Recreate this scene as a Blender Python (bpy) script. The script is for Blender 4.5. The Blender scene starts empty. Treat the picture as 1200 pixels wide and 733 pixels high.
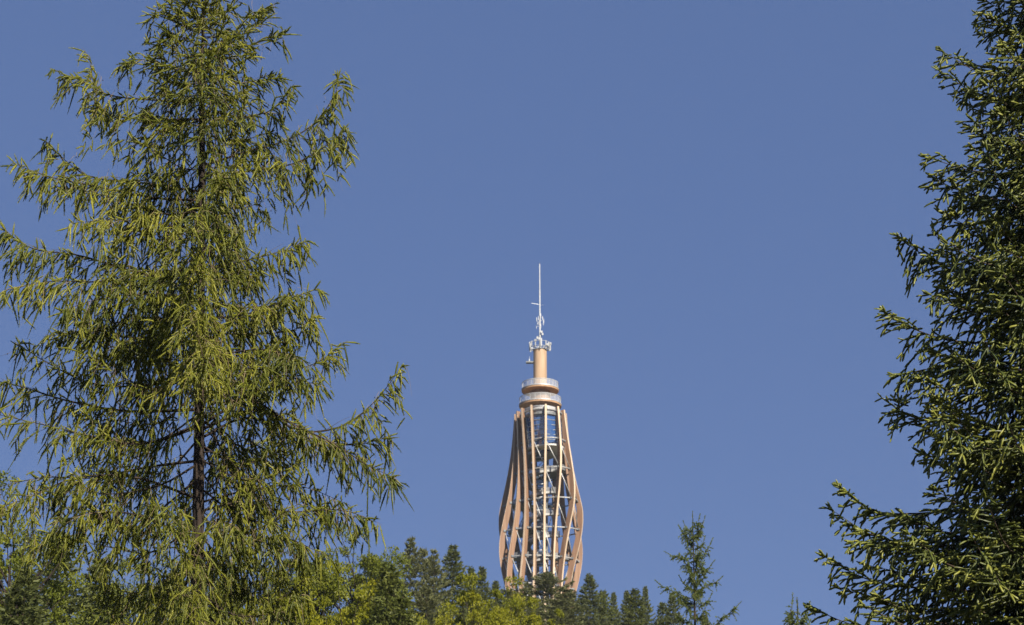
import bpy, math
import numpy as np
from mathutils import Vector

# ------------------------------------------------------------------ camera, sky, sun, exposure
SC = bpy.context.scene
COL = SC.collection
W, H = 1200.0, 733.0
FPX = 2706.0
PITCH = math.radians(20.0)
CAM = np.array([0.0, 0.0, 1.6])
SUN_AZ = math.radians(30.0)      # to the right of straight behind the camera
SUN_EL = math.radians(36.0)

cam = bpy.data.cameras.new("camera")
cam.sensor_fit = 'HORIZONTAL'
cam.sensor_width = 36.0
cam.lens = 36.0 * FPX / W
cam.dof.use_dof = True; cam.dof.focus_distance = 47.0; cam.dof.aperture_fstop = 4.0
cam.clip_start = 0.5
cam.clip_end = 30000.0
cam_o = bpy.data.objects.new("camera", cam)
COL.objects.link(cam_o)
cam_o.location = CAM
cam_o.rotation_euler = (math.radians(90) + PITCH, 0, 0)
SC.camera = cam_o

world = bpy.data.worlds.new("World")
SC.world = world
world.use_nodes = True
wn, wl = world.node_tree.nodes, world.node_tree.links
wn.clear()
sky = wn.new('ShaderNodeTexSky')
sky.sky_type = 'NISHITA'
sky.sun_disc = False
sky.sun_elevation = SUN_EL
sky.sun_rotation = math.pi - SUN_AZ
sky.altitude = 600
sky.air_density = 1.0
sky.dust_density = 0.0
sky.ozone_density = 4.0
tint = wn.new('ShaderNodeMix'); tint.data_type = 'RGBA'; tint.blend_type = 'MULTIPLY'
tint.inputs['Factor'].default_value = 1.0
tint.inputs['B'].default_value = (0.92, 0.88, 1.02, 1)
even = wn.new('ShaderNodeMix'); even.data_type = 'RGBA'      # clear deep blue evens out the horizon glow
even.inputs['Factor'].default_value = .65; even.inputs['B'].default_value = (1.15, 1.96, 4.38, 1)
bgn = wn.new('ShaderNodeBackground'); bgn.inputs['Strength'].default_value = 0.0505
wo = wn.new('ShaderNodeOutputWorld')
wl.new(sky.outputs[0], tint.inputs['A']); wl.new(tint.outputs['Result'], even.inputs['A']); wl.new(even.outputs['Result'], bgn.inputs[0]); wl.new(bgn.outputs[0], wo.inputs[0])

sun = bpy.data.lights.new("sun", 'SUN')
sun.energy = 5.0
sun.angle = math.radians(0.53)
sun.color = (1.0, 0.91, 0.76)
sun_o = bpy.data.objects.new("sun", sun)
COL.objects.link(sun_o)
SUN_DIR = Vector((math.sin(SUN_AZ) * math.cos(SUN_EL), -math.cos(SUN_AZ) * math.cos(SUN_EL), math.sin(SUN_EL)))
sun_o.rotation_euler = (-SUN_DIR).to_track_quat('-Z', 'Y').to_euler()
sun_o.location = SUN_DIR * 300

vs = SC.view_settings
vs.view_transform = 'Standard'; vs.look = 'None'; vs.exposure = 0.85; vs.gamma = 1.0
vs.use_curve_mapping = False
SC.cycles.max_bounces = 6
SC.cycles.transparent_max_bounces = 8

# ------------------------------------------------------------------ helpers
CP, SP = math.cos(PITCH), math.sin(PITCH)
def at(px, py, Y):
    """the world point seen at photo pixel (px, py) at forward distance Y"""
    u = (H / 2) - py
    dy = FPX * CP - u * SP
    dz = FPX * SP + u * CP
    s = Y / dy
    return np.array([(px - W / 2) * s, Y, CAM[2] + dz * s])
def zat(py, Y): return at(600, py, Y)[2]
def mpp(py, Y): return Y / (FPX * CP - (H / 2 - py) * SP)

def nrm(v):
    return v / (np.linalg.norm(v, axis=-1, keepdims=True) + 1e-9)

def np_mesh(name, V, faces, mat, smooth=False, attr=None):
    """faces: list of integer arrays (m, k)"""
    V = np.ascontiguousarray(V, dtype=np.float32)
    me = bpy.data.meshes.new(name)
    me.vertices.add(len(V)); me.vertices.foreach_set('co', V.ravel())
    loops = np.concatenate([f.ravel() for f in faces]).astype(np.int32)
    tot = np.concatenate([np.full(len(f), f.shape[1], np.int32) for f in faces])
    st = np.concatenate([[0], np.cumsum(tot)[:-1]]).astype(np.int32)
    me.loops.add(len(loops)); me.loops.foreach_set('vertex_index', loops)
    me.polygons.add(len(tot)); me.polygons.foreach_set('loop_start', st); me.polygons.foreach_set('loop_total', tot)
    me.polygons.foreach_set('use_smooth', np.full(len(tot), bool(smooth)))
    if attr is not None:
        a = me.attributes.new('tone', 'FLOAT', 'FACE'); a.data.foreach_set('value', np.asarray(attr, np.float32))
    me.update(calc_edges=True)
    if mat: me.materials.append(mat)
    return me

def link(name, me, parent=None, loc=None):
    o = bpy.data.objects.new(name, me); COL.objects.link(o)
    if parent is not None: o.parent = parent
    if loc is not None: o.location = loc
    return o

def empty(name, loc, label, cat, group=None):
    o = bpy.data.objects.new(name, None); COL.objects.link(o)
    o.location = loc; o['label'] = label; o['category'] = cat
    o.empty_display_size = 0.5
    if group: o['group'] = group
    return o

class MB:
    """collects simple solids, then builds ONE mesh"""
    def __init__(s): s.V = []; s.Q = []; s.T = []; s.n = 0
    def add(s, V, Q=None, T=None):
        V = np.asarray(V, float)
        if Q is not None and len(Q): s.Q.append(np.asarray(Q, int) + s.n)
        if T is not None and len(T): s.T.append(np.asarray(T, int) + s.n)
        s.V.append(V); s.n += len(V)
    def box(s, c, sx, sy, sz, ax=None):
        c = np.asarray(c, float)
        A = np.eye(3) if ax is None else np.asarray(ax, float)
        P = [(x, y, z) for z in (-.5, .5) for y in (-.5, .5) for x in (-.5, .5)]
        V = [c + A[0] * x * sx + A[1] * y * sy + A[2] * z * sz for x, y, z in P]
        s.add(V, [[0, 2, 3, 1], [4, 5, 7, 6], [0, 1, 5, 4], [2, 6, 7, 3], [0, 4, 6, 2], [1, 3, 7, 5]])
    def bar(s, a, b, w, h=None):
        a = np.asarray(a, float); b = np.asarray(b, float); d = b - a; L = np.linalg.norm(d)
        if L < 1e-6: return
        d = d / L; up = np.array([0, 0, 1.0]) if abs(d[2]) < .95 else np.array([1.0, 0, 0])
        x = np.cross(d, up); x /= np.linalg.norm(x); y = np.cross(x, d)
        s.box((a + b) / 2, w, h or w, L, (x, y, d))
    def tube(s, P, R, n=8, cap=True):
        P = np.asarray(P, float); R = np.broadcast_to(np.asarray(R, float), (len(P),))
        T = np.gradient(P, axis=0); T = nrm(T)
        ref = np.array([0, 0, 1.0]) if abs(T[len(T) // 2][2]) < .9 else np.array([1.0, 0, 0])
        A = nrm(np.cross(T, ref)); B = np.cross(T, A)
        an = np.linspace(0, 2 * np.pi, n, endpoint=False)
        V = P[:, None] + R[:, None, None] * (A[:, None] * np.cos(an)[None, :, None] + B[:, None] * np.sin(an)[None, :, None])
        m = len(P); i = np.arange(m - 1)[:, None] * n; j = np.arange(n)[None]; j2 = (j + 1) % n
        Q = np.stack([i + j, i + j2, i + n + j2, i + n + j], -1).reshape(-1, 4)
        V = V.reshape(-1, 3); Tt = []
        if cap:
            c0 = len(V); V = np.vstack([V, P[0], P[-1]])
            jj = np.arange(n)
            Tt = np.vstack([np.stack([np.full(n, c0), (jj + 1) % n, jj], -1),
                            np.stack([np.full(n, c0 + 1), (m - 1) * n + jj, (m - 1) * n + (jj + 1) % n], -1)])
        s.add(V, Q, Tt)
    def sweep(s, loops, closed=False, caps=True):
        """loops (m, k, 3): k-gon sections along a path"""
        L = np.asarray(loops, float); m, k = L.shape[:2]
        ii = np.arange(m if closed else m - 1)[:, None]; i2 = (ii + 1) % m; j = np.arange(k)[None]; j2 = (j + 1) % k
        Q = np.stack([ii * k + j, ii * k + j2, i2 * k + j2, i2 * k + j], -1).reshape(-1, 4)
        if k == 4 and caps and not closed:
            Q = np.vstack([Q, [[3, 2, 1, 0]], [[(m - 1) * 4 + q for q in range(4)]]])
        s.add(L.reshape(-1, 3), Q)
    def mesh(s, name, mat, smooth=False):
        f = []
        if s.Q: f.append(np.vstack(s.Q))
        if s.T: f.append(np.vstack(s.T))
        return np_mesh(name, np.vstack(s.V), f, mat, smooth)
    def build(s, name, mat, parent=None, smooth=False):
        return link(name, s.mesh(name, mat, smooth), parent)

# ------------------------------------------------------------------ materials
def mat_new(name):
    m = bpy.data.materials.new(name); m.use_nodes = True
    nt = m.node_tree; p = nt.nodes['Principled BSDF']
    return m, nt, p
def noise_mat(name, c1, c2, scale=3.0, rough=0.7, metal=0.0, stretch=(1, 1, 1), detail=5, bump=0.0, spec=0.3, lo=0.3, hi=0.7):
    m, nt, p = mat_new(name); N, L = nt.nodes, nt.links
    tc = N.new('ShaderNodeTexCoord'); mp = N.new('ShaderNodeMapping'); mp.inputs['Scale'].default_value = stretch
    nz = N.new('ShaderNodeTexNoise'); nz.inputs['Scale'].default_value = scale; nz.inputs['Detail'].default_value = detail
    cr = N.new('ShaderNodeValToRGB'); cr.color_ramp.elements[0].position = lo; cr.color_ramp.elements[1].position = hi
    cr.color_ramp.elements[0].color = (*c1, 1); cr.color_ramp.elements[1].color = (*c2, 1)
    L.new(tc.outputs['Object'], mp.inputs[0]); L.new(mp.outputs[0], nz.inputs['Vector'])
    L.new(nz.outputs['Fac'], cr.inputs[0]); L.new(cr.outputs[0], p.inputs['Base Color'])
    p.inputs['Roughness'].default_value = rough; p.inputs['Metallic'].default_value = metal
    p.inputs['Specular IOR Level'].default_value = spec
    if bump:
        b = N.new('ShaderNodeBump'); b.inputs['Strength'].default_value = bump; b.inputs['Distance'].default_value = 0.05
        L.new(nz.outputs['Fac'], b.inputs['Height']); L.new(b.outputs[0], p.inputs['Normal'])
    return m
def leaf_mat(name, stops, trans=0.3, rough=0.55, spec=0.3, nscale=0.6, nmix=0.35):
    """needle / leaf colour: own tone of each twig, plus slow drift through the crown"""
    m, nt, p = mat_new(name); N, L = nt.nodes, nt.links
    a = N.new('ShaderNodeAttribute'); a.attribute_name = 'tone'
    tc = N.new('ShaderNodeTexCoord'); nz = N.new('ShaderNodeTexNoise'); nz.inputs['Scale'].default_value = nscale; nz.inputs['Detail'].default_value = 3
    L.new(tc.outputs['Object'], nz.inputs['Vector'])
    mx = N.new('ShaderNodeMix'); mx.inputs['Factor'].default_value = nmix
    L.new(a.outputs['Fac'], mx.inputs['A']); L.new(nz.outputs['Fac'], mx.inputs['B'])
    cr = N.new('ShaderNodeValToRGB'); e = cr.color_ramp.elements
    while len(e) < len(stops): e.new(0.5)
    for i, (pos, c) in enumerate(stops): e[i].position = pos; e[i].color = (*c, 1)
    L.new(mx.outputs['Result'], cr.inputs[0]); L.new(cr.outputs[0], p.inputs['Base Color'])
    p.inputs['Roughness'].default_value = rough; p.inputs['Specular IOR Level'].default_value = spec
    tr = N.new('ShaderNodeBsdfTranslucent'); L.new(cr.outputs[0], tr.inputs[0])
    ms = N.new('ShaderNodeMixShader'); ms.inputs[0].default_value = trans
    L.new(p.outputs[0], ms.inputs[1]); L.new(tr.outputs[0], ms.inputs[2]); L.new(ms.outputs[0], N['Material Output'].inputs[0])
    return m

M = {}
M['ground'] = noise_mat('forest_floor', (.030, .035, .014), (.075, .075, .03), .15, .95, detail=8)
M['bark'] = noise_mat('larch_bark', (.010, .008, .0065), (.048, .034, .026), 6.0, .9, stretch=(1, 1, .25), detail=8, bump=.6)
M['twig'] = noise_mat('twig_bark', (.10, .075, .045), (.24, .18, .11), 9.0, .85)
M['spruce_bark'] = noise_mat('spruce_bark', (.03, .022, .016), (.10, .07, .05), 6.0, .9, stretch=(1, 1, .3), detail=8, bump=.5)
M['spruce_twig'] = noise_mat('spruce_twig', (.10, .06, .03), (.22, .13, .065), 8.0, .85)
M['larch'] = leaf_mat('larch_needles', [(.08, (.045, .062, .018)), (.36, (.13, .155, .020)), (.58, (.25, .265, .032)), (.88, (.44, .43, .065))], .50, rough=.42, spec=.5)
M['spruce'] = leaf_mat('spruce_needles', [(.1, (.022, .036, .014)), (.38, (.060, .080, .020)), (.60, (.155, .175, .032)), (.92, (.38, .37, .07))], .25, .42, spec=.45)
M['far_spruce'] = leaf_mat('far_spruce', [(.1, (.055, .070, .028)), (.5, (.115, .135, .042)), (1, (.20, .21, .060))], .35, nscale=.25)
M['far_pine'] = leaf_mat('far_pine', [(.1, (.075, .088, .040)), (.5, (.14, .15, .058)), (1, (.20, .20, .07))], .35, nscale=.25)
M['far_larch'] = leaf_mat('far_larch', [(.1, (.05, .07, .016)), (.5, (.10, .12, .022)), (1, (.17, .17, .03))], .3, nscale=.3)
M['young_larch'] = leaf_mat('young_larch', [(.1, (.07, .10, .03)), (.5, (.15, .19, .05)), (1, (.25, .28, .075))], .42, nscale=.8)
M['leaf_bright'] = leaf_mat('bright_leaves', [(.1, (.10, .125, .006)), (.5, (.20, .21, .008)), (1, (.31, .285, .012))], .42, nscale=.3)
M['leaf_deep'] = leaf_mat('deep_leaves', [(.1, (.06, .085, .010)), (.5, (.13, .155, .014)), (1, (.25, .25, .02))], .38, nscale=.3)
M['glulam'] = noise_mat('larch_glulam', (.18, .10, .062), (.30, .185, .12), 1.2, .6, stretch=(1, 1, .08), detail=6)
M['cladding'] = noise_mat('pale_cladding', (.50, .37, .255), (.66, .51, .375), 1.5, .6, stretch=(1, 1, .1), detail=6)
M['cladding2'] = noise_mat('timber_cladding', (.33, .22, .14), (.48, .34, .225), 1.5, .6, stretch=(1, 1, .1), detail=6)
M['soffit'] = noise_mat('wood_soffit', (.34, .20, .11), (.46, .28, .16), 1.5, .65, stretch=(1, .1, 1))
M['steel'] = noise_mat('galvanised_steel', (.42, .43, .44), (.58, .59, .60), 2.0, .45, metal=.35)
M['mid_steel'] = noise_mat('weathered_steel', (.26, .26, .26), (.38, .38, .38), 2.0, .5, metal=.2)
M['dark_steel'] = noise_mat('grey_steel', (.13, .14, .15), (.24, .25, .26), 2.0, .5, metal=.2)
M['white'] = noise_mat('white_paint', (.34, .35, .37), (.50, .51, .52), 2.0, .5)
M['floor_slab'] = noise_mat('pale_slab', (.50, .49, .46), (.62, .60, .57), 1.0, .7)
def glass_mat(name, col, mixf):
    m, nt, p = mat_new(name); N, L = nt.nodes, nt.links
    p.inputs['Base Color'].default_value = (*col, 1); p.inputs['Roughness'].default_value = .04
    p.inputs['Specular IOR Level'].default_value = 1.0; p.inputs['IOR'].default_value = 1.9
    t = N.new('ShaderNodeBsdfTransparent'); t.inputs[0].default_value = (.75, .85, .95, 1)
    ms = N.new('ShaderNodeMixShader'); ms.inputs[0].default_value = mixf
    L.new(p.outputs[0], ms.inputs[1]); L.new(t.outputs[0], ms.inputs[2]); L.new(ms.outputs[0], N['Material Output'].inputs[0])
    return m
M['glass'] = glass_mat('cabin_glass', (.05, .13, .36), .32)
M['shaft_glass'] = glass_mat('shaft_glass', (.10, .13, .17), .45)
def mesh_mat(name, v, op):
    """woven wire railing infill: fine wires with openings"""
    m, nt, p = mat_new(name); N, L = nt.nodes, nt.links
    p.inputs['Base Color'].default_value = (v, v, v * 1.02, 1); p.inputs['Roughness'].default_value = .45
    t = N.new('ShaderNodeBsdfTransparent'); ms = N.new('ShaderNodeMixShader'); ms.inputs[0].default_value = op
    L.new(p.outputs[0], ms.inputs[1]); L.new(t.outputs[0], ms.inputs[2]); L.new(ms.outputs[0], N['Material Output'].inputs[0])
    return m
M['mesh'] = mesh_mat('wire_mesh', .62, .5); M['clear_mesh'] = mesh_mat('open_wire_mesh', .52, .76); M['dark_mesh'] = mesh_mat('grey_wire_mesh', .25, .6)

# ------------------------------------------------------------------ the setting: one sheet of hillside to the horizon
PR_Y = np.array([-9000, -1500, -300, 0, 50, 90, 170, 250, 400, 520, 552, 640, 800, 1400, 3000, 16000.])
PR_Z = np.array([-30, -20, -6, 0, 0, 4, 19.5, 36, 70, 108, 117, 118, 104, 45, 10, 0.])
def ground_z(x, y):
    x = np.asarray(x, float); y = np.asarray(y, float)
    z = np.interp(y, PR_Y, PR_Z)
    z = z * np.exp(-(x / 1100.0) ** 2)
    return z + .5 * np.sin(x * .05 + 1) * np.sin(y * .043) * np.clip((np.hypot(x, y) - 30) / 60, 0, 1)
gx = np.concatenate([-np.geomspace(16000, 420, 24), np.linspace(-400, 400, 81), np.geomspace(420, 16000, 24)])
gy = np.concatenate([-np.geomspace(9000, 110, 18), np.linspace(-100, 700, 101), np.geomspace(720, 16000, 24)])
GX, GY = np.meshgrid(gx, gy)
GV = np.stack([GX, GY, ground_z(GX, GY)], -1).reshape(-1, 3)
nx, ny = len(gx), len(gy)
I, J = np.meshgrid(np.arange(nx - 1), np.arange(ny - 1))
q0 = (J * nx + I).ravel()
gm = np_mesh('hillside', GV, [np.stack([q0, q0 + 1, q0 + nx + 1, q0 + nx], -1)], M['ground'], smooth=True)
hill = link('hillside', gm); hill['kind'] = 'structure'; hill['label'] = 'wooded hillside rising to the lookout tower'

# ------------------------------------------------------------------ the lookout tower
TY = 560.0
TX = at(633.5, 560, TY)[0]
TB = float(ground_z(TX, TY))
tower = empty('lookout_tower', (TX, TY, TB), 'tall timber lookout tower of curved twisting columns with white antenna mast', 'tower')
def tz(py): return zat(py, TY) - TB
RP = np.array([440, 480, 520, 560, 600, 640, 680, 720, 780.])
RA = np.array([44, 45, 45.5, 48, 51, 49.5, 46.5, 42, 36.])
RB = np.array([30, 31, 31, 30.5, 29.5, 29, 28.5, 28, 27.])
PYS = np.linspace(440, 800, 361); ZS = np.array([tz(p) for p in PYS])
def py_of(z): return np.interp(-np.asarray(z, float), -ZS, PYS)
MPT = mpp(560, TY)
def ell(phi, z):
    p = py_of(z); a = np.interp(p, RP, RA) * MPT; b = np.interp(p, RP, RB) * MPT
    th = np.radians((p - 480) * .5625)
    d = phi - th
    return a * b / np.sqrt((b * np.cos(d)) ** 2 + (a * np.sin(d)) ** 2)
def pol(phi, r, z):
    return np.stack([r * np.sin(phi), -r * np.cos(phi), np.broadcast_to(z, np.shape(r)) + 0 * r], -1)
PHI = np.radians(7.5 + 22.5 * np.arange(16))
ZTOP = tz(487)
RINGS = [tz(p) for p in (491, 524, 557, 591, 624, 657, 690, 723)]
for k in range(16):
    zs = np.linspace(-1.5, ZTOP, 64)
    ro = ell(PHI[k], np.maximum(zs, 0)); dep = np.interp(zs, [0, 45, ZTOP], [1.5, 1.4, 1.0]); ri = ro - dep
    o = pol(PHI[k], ro, zs); e = 1e-3
    nn = np.repeat(np.array([[math.sin(PHI[k]), -math.cos(PHI[k]), 0]]), 64, 0); tg = np.stack([-nn[:, 1], nn[:, 0], 0 * zs], -1) * .22
    i_ = o - nn * dep[:, None]; o_ = o - nn * .062
    b = MB(); b.sweep(np.stack([o_ - tg, o_ + tg, i_ + tg, i_ - tg], 1)); col = b.build('column', M['glulam'], tower)
    tg = tg * 1.12; o_ = o - nn * .058
    b = MB(); b.sweep(np.stack([o - tg, o + tg, o_ + tg, o_ - tg], 1)); b.build('cladding', M['cladding'], col)
RN = 96
an = np.linspace(0, 2 * np.pi, RN, endpoint=False)
def band(inset_o, inset_i, z0, z1, fn=ell, n=RN):
    a_ = np.linspace(0, 2 * np.pi, n, endpoint=False)
    ro = fn(a_, np.full(n, z0)); r0, r1 = ro - inset_o, ro - inset_i
    return np.stack([pol(a_, r0, z0), pol(a_, r1, z0), pol(a_, r1, z1), pol(a_, r0, z1)], 1)
for z in RINGS:
    b = MB(); b.sweep(band(.9, 1.25, z - .12, z + .12), closed=True); r = b.build('ring', M['mid_steel'], tower)
    for k in range(16):     # the bracket plates that carry the ring between the columns
        rr = float(ell(PHI[k], z)) - .95; c = pol(PHI[k], np.float64(rr), z)
        tg = np.array([math.cos(PHI[k]), math.sin(PHI[k]), 0]); rd = np.array([math.sin(PHI[k]), -math.cos(PHI[k]), 0])
        pl = MB(); pl.box(c, .9, .6, .5, (tg, rd, np.array([0, 0, 1.0]))); pl.build('bracket', M['dark_steel'], r)
for i in range(1, len(RINGS) - 1):
    for k in range(16):
        if (k * 3 + i * 5) % 8 < 6:
            z1, z0 = RINGS[i], RINGS[i + 1]
            a_, c_ = PHI[k], PHI[(k + 1) % 16]
            b = MB()
            b.tube([pol(a_, ell(a_, z1) - 1.0, z1 - .3), pol(c_, ell(c_, z0) - 1.0, z0 + .3)], .11, 6)
            b.build('strut', M['steel'], tower, smooth=True)
# lift shaft in the middle
ZC = tz(531)
for sx in (-1, 1):
    for sy in (-1, 1):
        b = MB(); b.box((sx * 1.5, sy * 1.5, ZC / 2), .3, .3, ZC); b.build('shaft_post', M['dark_steel'], tower)
NL = int(ZC / 3.4)
for l in range(NL):
    z0 = (l + .5) * ZC / NL
    b = MB()
    for s in (-1, 1):
        b.box((0, s * 1.5, z0), 2.7, .2, .25); b.box((s * 1.5, 0, z0), .2, 2.7, .25)
    b.build('shaft_beam', M['steel'], tower)
    b = MB(); h2 = ZC / NL; sg = 1 if l % 2 else -1
    for s in (-1, 1):
        b.bar((-1.4 * sg, s * 1.62, z0 + .1), (1.4 * sg, s * 1.62, z0 + h2 - .1), .14); b.bar((s * 1.62, -1.4 * sg, z0 + .1), (s * 1.62, 1.4 * sg, z0 + h2 - .1), .14)
    if z0 + h2 < ZC: b.build('shaft_brace', M['mid_steel'], tower)
    if l % 2 == 0 or l % 3 == 0:
        b = MB(); h = ZC / NL - .5
        for s in (-1, 1): b.box((0, s * 1.42, z0 + ZC / NL / 2), 2.6, .05, h); b.box((s * 1.42, 0, z0 + ZC / NL / 2), .05, 2.6, h)
        b.build('shaft_glazing', M['shaft_glass'], tower)
# winding stair round the shaft: treads, stringers, wire railing, by the turn
turn = 5.6
nt = int(ZC / turn)
for t in range(nt):
    st = MB(); n = 34
    for q in range(n):
        a_ = 2 * np.pi * q / n; z = (t + q / n) * turn
        tg = np.array([math.cos(a_), math.sin(a_), 0]); rd = np.array([math.sin(a_), -math.cos(a_), 0])
        st.box(pol(a_, np.float64(3.65), z), .72, 2.0, .10, (tg, rd, np.array([0, 0, 1.0])))
    tread = st.build('stair_flight', M['dark_steel'], tower)
    for rr, hh in ((2.6, .45), (4.7, .55)):
        s2 = MB(); aa = np.linspace(0, 2 * np.pi, 41); zz = (t + aa / (2 * np.pi)) * turn
        A, B = pol(aa, np.full(41, rr - .06), zz), pol(aa, np.full(41, rr + .06), zz); up = np.array([0, 0, hh / 2])
        s2.sweep(np.stack([A - up, B - up, B + up, A + up], 1)); s2.build('stringer', M['mid_steel'], tread)
    s2 = MB(); A, B = pol(aa, np.full(41, 4.72), zz + .3), pol(aa, np.full(41, 4.76), zz + .3); up = np.array([0, 0, 1.0])
    s2.sweep(np.stack([A, B, B + up, A + up], 1)); s2.build('stair_railing', M['dark_mesh'], tread)
# landings joining stair and ring at each level
for i, z in enumerate(RINGS[2:]):
    b = MB(); n = 48; a0 = math.radians(40 + 75 * i)
    aa = np.linspace(a0, a0 + math.radians(190), n); ro = ell(aa, np.full(n, z)) - 2.45
    ri = np.full(n, 2.4); zz = np.full(n, z + .12)
    up = np.array([0, 0, -.3])
    O, Ii = pol(aa, ro, zz), pol(aa, ri, zz)
    b.sweep(np.stack([O, Ii, Ii + up, O + up], 1)); la = b.build('landing', M['dark_steel'], tower)
    b = MB(); up = np.array([0, 0, 1.1]); O2 = pol(aa, ro - .04, zz)
    b.sweep(np.stack([O + [0, 0, .02], O2 + [0, 0, .02], O2 + up, O + up], 1)); b.build('landing_railing', M['dark_mesh'], la)
# glazed cabin under the top ring
z0, z1 = tz(530), tz(496.5)
cab_b = lambda p: ell(p, z0) - 2.2
cab_t = lambda p: ell(p, z1) - 1.45
NF = 16
PHF = PHI
for k in range(NF):
    a_, c_ = PHF[k] + .006, PHF[(k + 1) % NF] - .006 + (2 * np.pi if k == NF - 1 else 0)
    P = [pol(a_, cab_b(a_), z0), pol(c_, cab_b(c_), z0), pol(c_, cab_t(c_), z1), pol(a_, cab_t(a_), z1)]
    nn = nrm(np.cross(P[1] - P[0], P[3] - P[0])) * .06
    b = MB(); b.sweep(np.stack([np.array(P), np.array(P) - nn], 0), caps=False)
    b.add(np.array(P), [[0, 1, 2, 3]]); b.add(np.array(P) - nn, [[3, 2, 1, 0]])
    w = b.build('window', M['glass'], tower)
    fr = MB()
    for t in np.linspace(0, 1, 7):
        A = P[0] * (1 - t) + P[3] * t + nn * .8; B = P[1] * (1 - t) + P[2] * t + nn * .8
        fr.bar(A, B, .14)
    fr.bar(P[0] + nn * .8, P[3] + nn * .8, .16)
    fr.build('window_frame', M['dark_steel'], w)
b = MB(); rf = lambda p, z: ell(p, z0) - 1.7
b.sweep(band(0, 4.0, z0 - .45, z0 - .02, rf), closed=True); b.build('cabin_floor', M['floor_slab'], tower)
b = MB(); b.sweep(band(1.25, 5.5, z1 + .02, z1 + .7), closed=True); b.build('cabin_roof', M['dark_steel'], tower)
# wire parapet behind the column heads
b = MB(); b.sweep(band(1.32, 1.36, z1 + .75, ZTOP - .1), closed=True); pr = b.build('parapet', M['mesh'], tower)
b = MB(); b.sweep(band(1.25, 1.42, ZTOP - .1, ZTOP + .06), closed=True); b.build('handrail', M['steel'], pr)
# two round viewing decks
CIRC = lambda R: (lambda p, z: np.full(np.shape(p), R))
def deck(py, rpx, toppy):
    z = tz(py); R = rpx * MPT; zt = tz(toppy)
    b = MB(); b.sweep(band(0, R - .3, z - .55, z, CIRC(R)), closed=True); d = b.build('deck', M['soffit'], tower)
    b = MB(); b.sweep(band(-.05, .12, z - .12, z + .10, CIRC(R + .03)), closed=True); b.build('fascia', M['steel'], d)
    b = MB(); b.sweep(band(0, .04, z + .13, zt, CIRC(R - .05)), closed=True); b.build('railing', M['clear_mesh'], d)
    b = MB(); b.sweep(band(-.03, .10, zt, zt + .12, CIRC(R - .05)), closed=True); b.build('handrail', M['white'], d)
    for q in range(24):
        a_ = 2 * np.pi * q / 24
        b = MB(); b.bar(pol(a_, np.float64(R - .18), z), pol(a_, np.float64(R - .18), zt), .09); b.build('railing_post', M['steel'], d)
    return z
zd1 = deck(475, 25, 468); zd2 = deck(457, 22, 450.3)
b = MB(); aa = an
b.sweep(band(0, .3, z1 + .7, zd2 - .55, CIRC(2.6)), closed=True); b.build('core_drum', M['glulam'], tower)
# timber clad shaft, its collar, and the mast above
zc0, zc1 = zd2, tz(411)
RC = 8.0 * MPT
b = MB(); b.tube(np.array([(0, 0, zc0), (0, 0, zc0 + .3), (0, 0, zc1 - .3), (0, 0, zc1)]), RC, 40); shf = b.build('timber_shaft', M['cladding2'], tower, smooth=True)
b = MB(); b.tube(np.array([(0, 0, zc1), (0, 0, zc1 + .16)]), RC + .14, 40); b.build('shaft_cap', M['steel'], shf)
b = MB()
b.tube(np.array([(0, 0, zc1 + .1), (0, 0, tz(385)), (0, 0, tz(384.8)), (0, 0, tz(340)), (0, 0, tz(339.8)), (0, 0, tz(310))]), [.22, .22, .17, .17, .14, .11], 12)
mast = b.build('antenna_mast', M['white'], tower, smooth=True)
b = MB(); b.tube([(0, 0, tz(310)), (0, 0, tz(307.6))], [.09, .05], 6); b.build('lightning_rod', M['dark_steel'], mast)
rng = np.random.default_rng(5)
# antenna ring on the shaft head
zr = tz(405)
b = MB()
for zz in (zr - .8, zr + .5):
    b.tube(np.stack([2.6 * np.cos(an), 2.6 * np.sin(an), np.full(RN, zz)], -1), .06, 5, cap=False)
for q in range(8):
    a_ = 2 * np.pi * q / 8; b.bar(pol(a_, np.float64(.2), zr - .8), pol(a_, np.float64(2.6), zr - .8), .08)
b.build('antenna_frame', M['steel'], mast)
for q in range(12):
    a_ = 2 * np.pi * (q + .3 * rng.random()) / 12
    tg = np.array([math.cos(a_), math.sin(a_), 0]); rd = np.array([math.sin(a_), -math.cos(a_), 0])
    h = rng.uniform(1.3, 2.3); c = pol(a_, np.float64(2.75), zr + rng.uniform(-.4, .3))
    b = MB(); b.box(c, .24, .14, h, (tg, rd, np.array([0, 0, 1.0]))); b.box(c - rd * .16, .08, .18, h * 1.15, (tg, rd, np.array([0, 0, 1.0])))
    b.build('panel_antenna', M['white'], mast)
for a_, zz, R in ((-.45, .5, .34), (.75, -.5, .36), (1.35, .2, .42), (2.5, 0, .4), (4.0, -.2, .36)):
    rd = np.array([math.sin(a_), -math.cos(a_), 0]); c = pol(a_, np.float64(2.6), zr + zz)
    b = MB(); b.tube([c - rd * .1, c + rd * .22, c + rd * .34], [R * .8, R, R * .92], 14); b.build('dish_antenna', M['white'], mast, smooth=False)
for q in range(10):
    a_ = 2 * np.pi * q / 10 + .3; py = 371 + 13 * ((q * 7) % 10) / 10
    r_ = .75 + .5 * ((q * 3) % 4) / 4
    b = MB(); e = pol(a_, np.float64(r_), tz(py)); b.bar((0, 0, tz(py)), e, .06); b.box(e, .13, .13, 1.1); b.build('dipole_antenna', M['steel'], mast)
for q in range(6):
    a_ = 2 * np.pi * q / 6 + .7; py = 390 + 1.6 * q; r_ = .7
    b = MB(); e = pol(a_, np.float64(r_), tz(py)); b.bar((0, 0, tz(py)), e, .07); b.box(e, .38, .3, .6); b.build('radio_unit', M['white'], mast)
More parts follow.
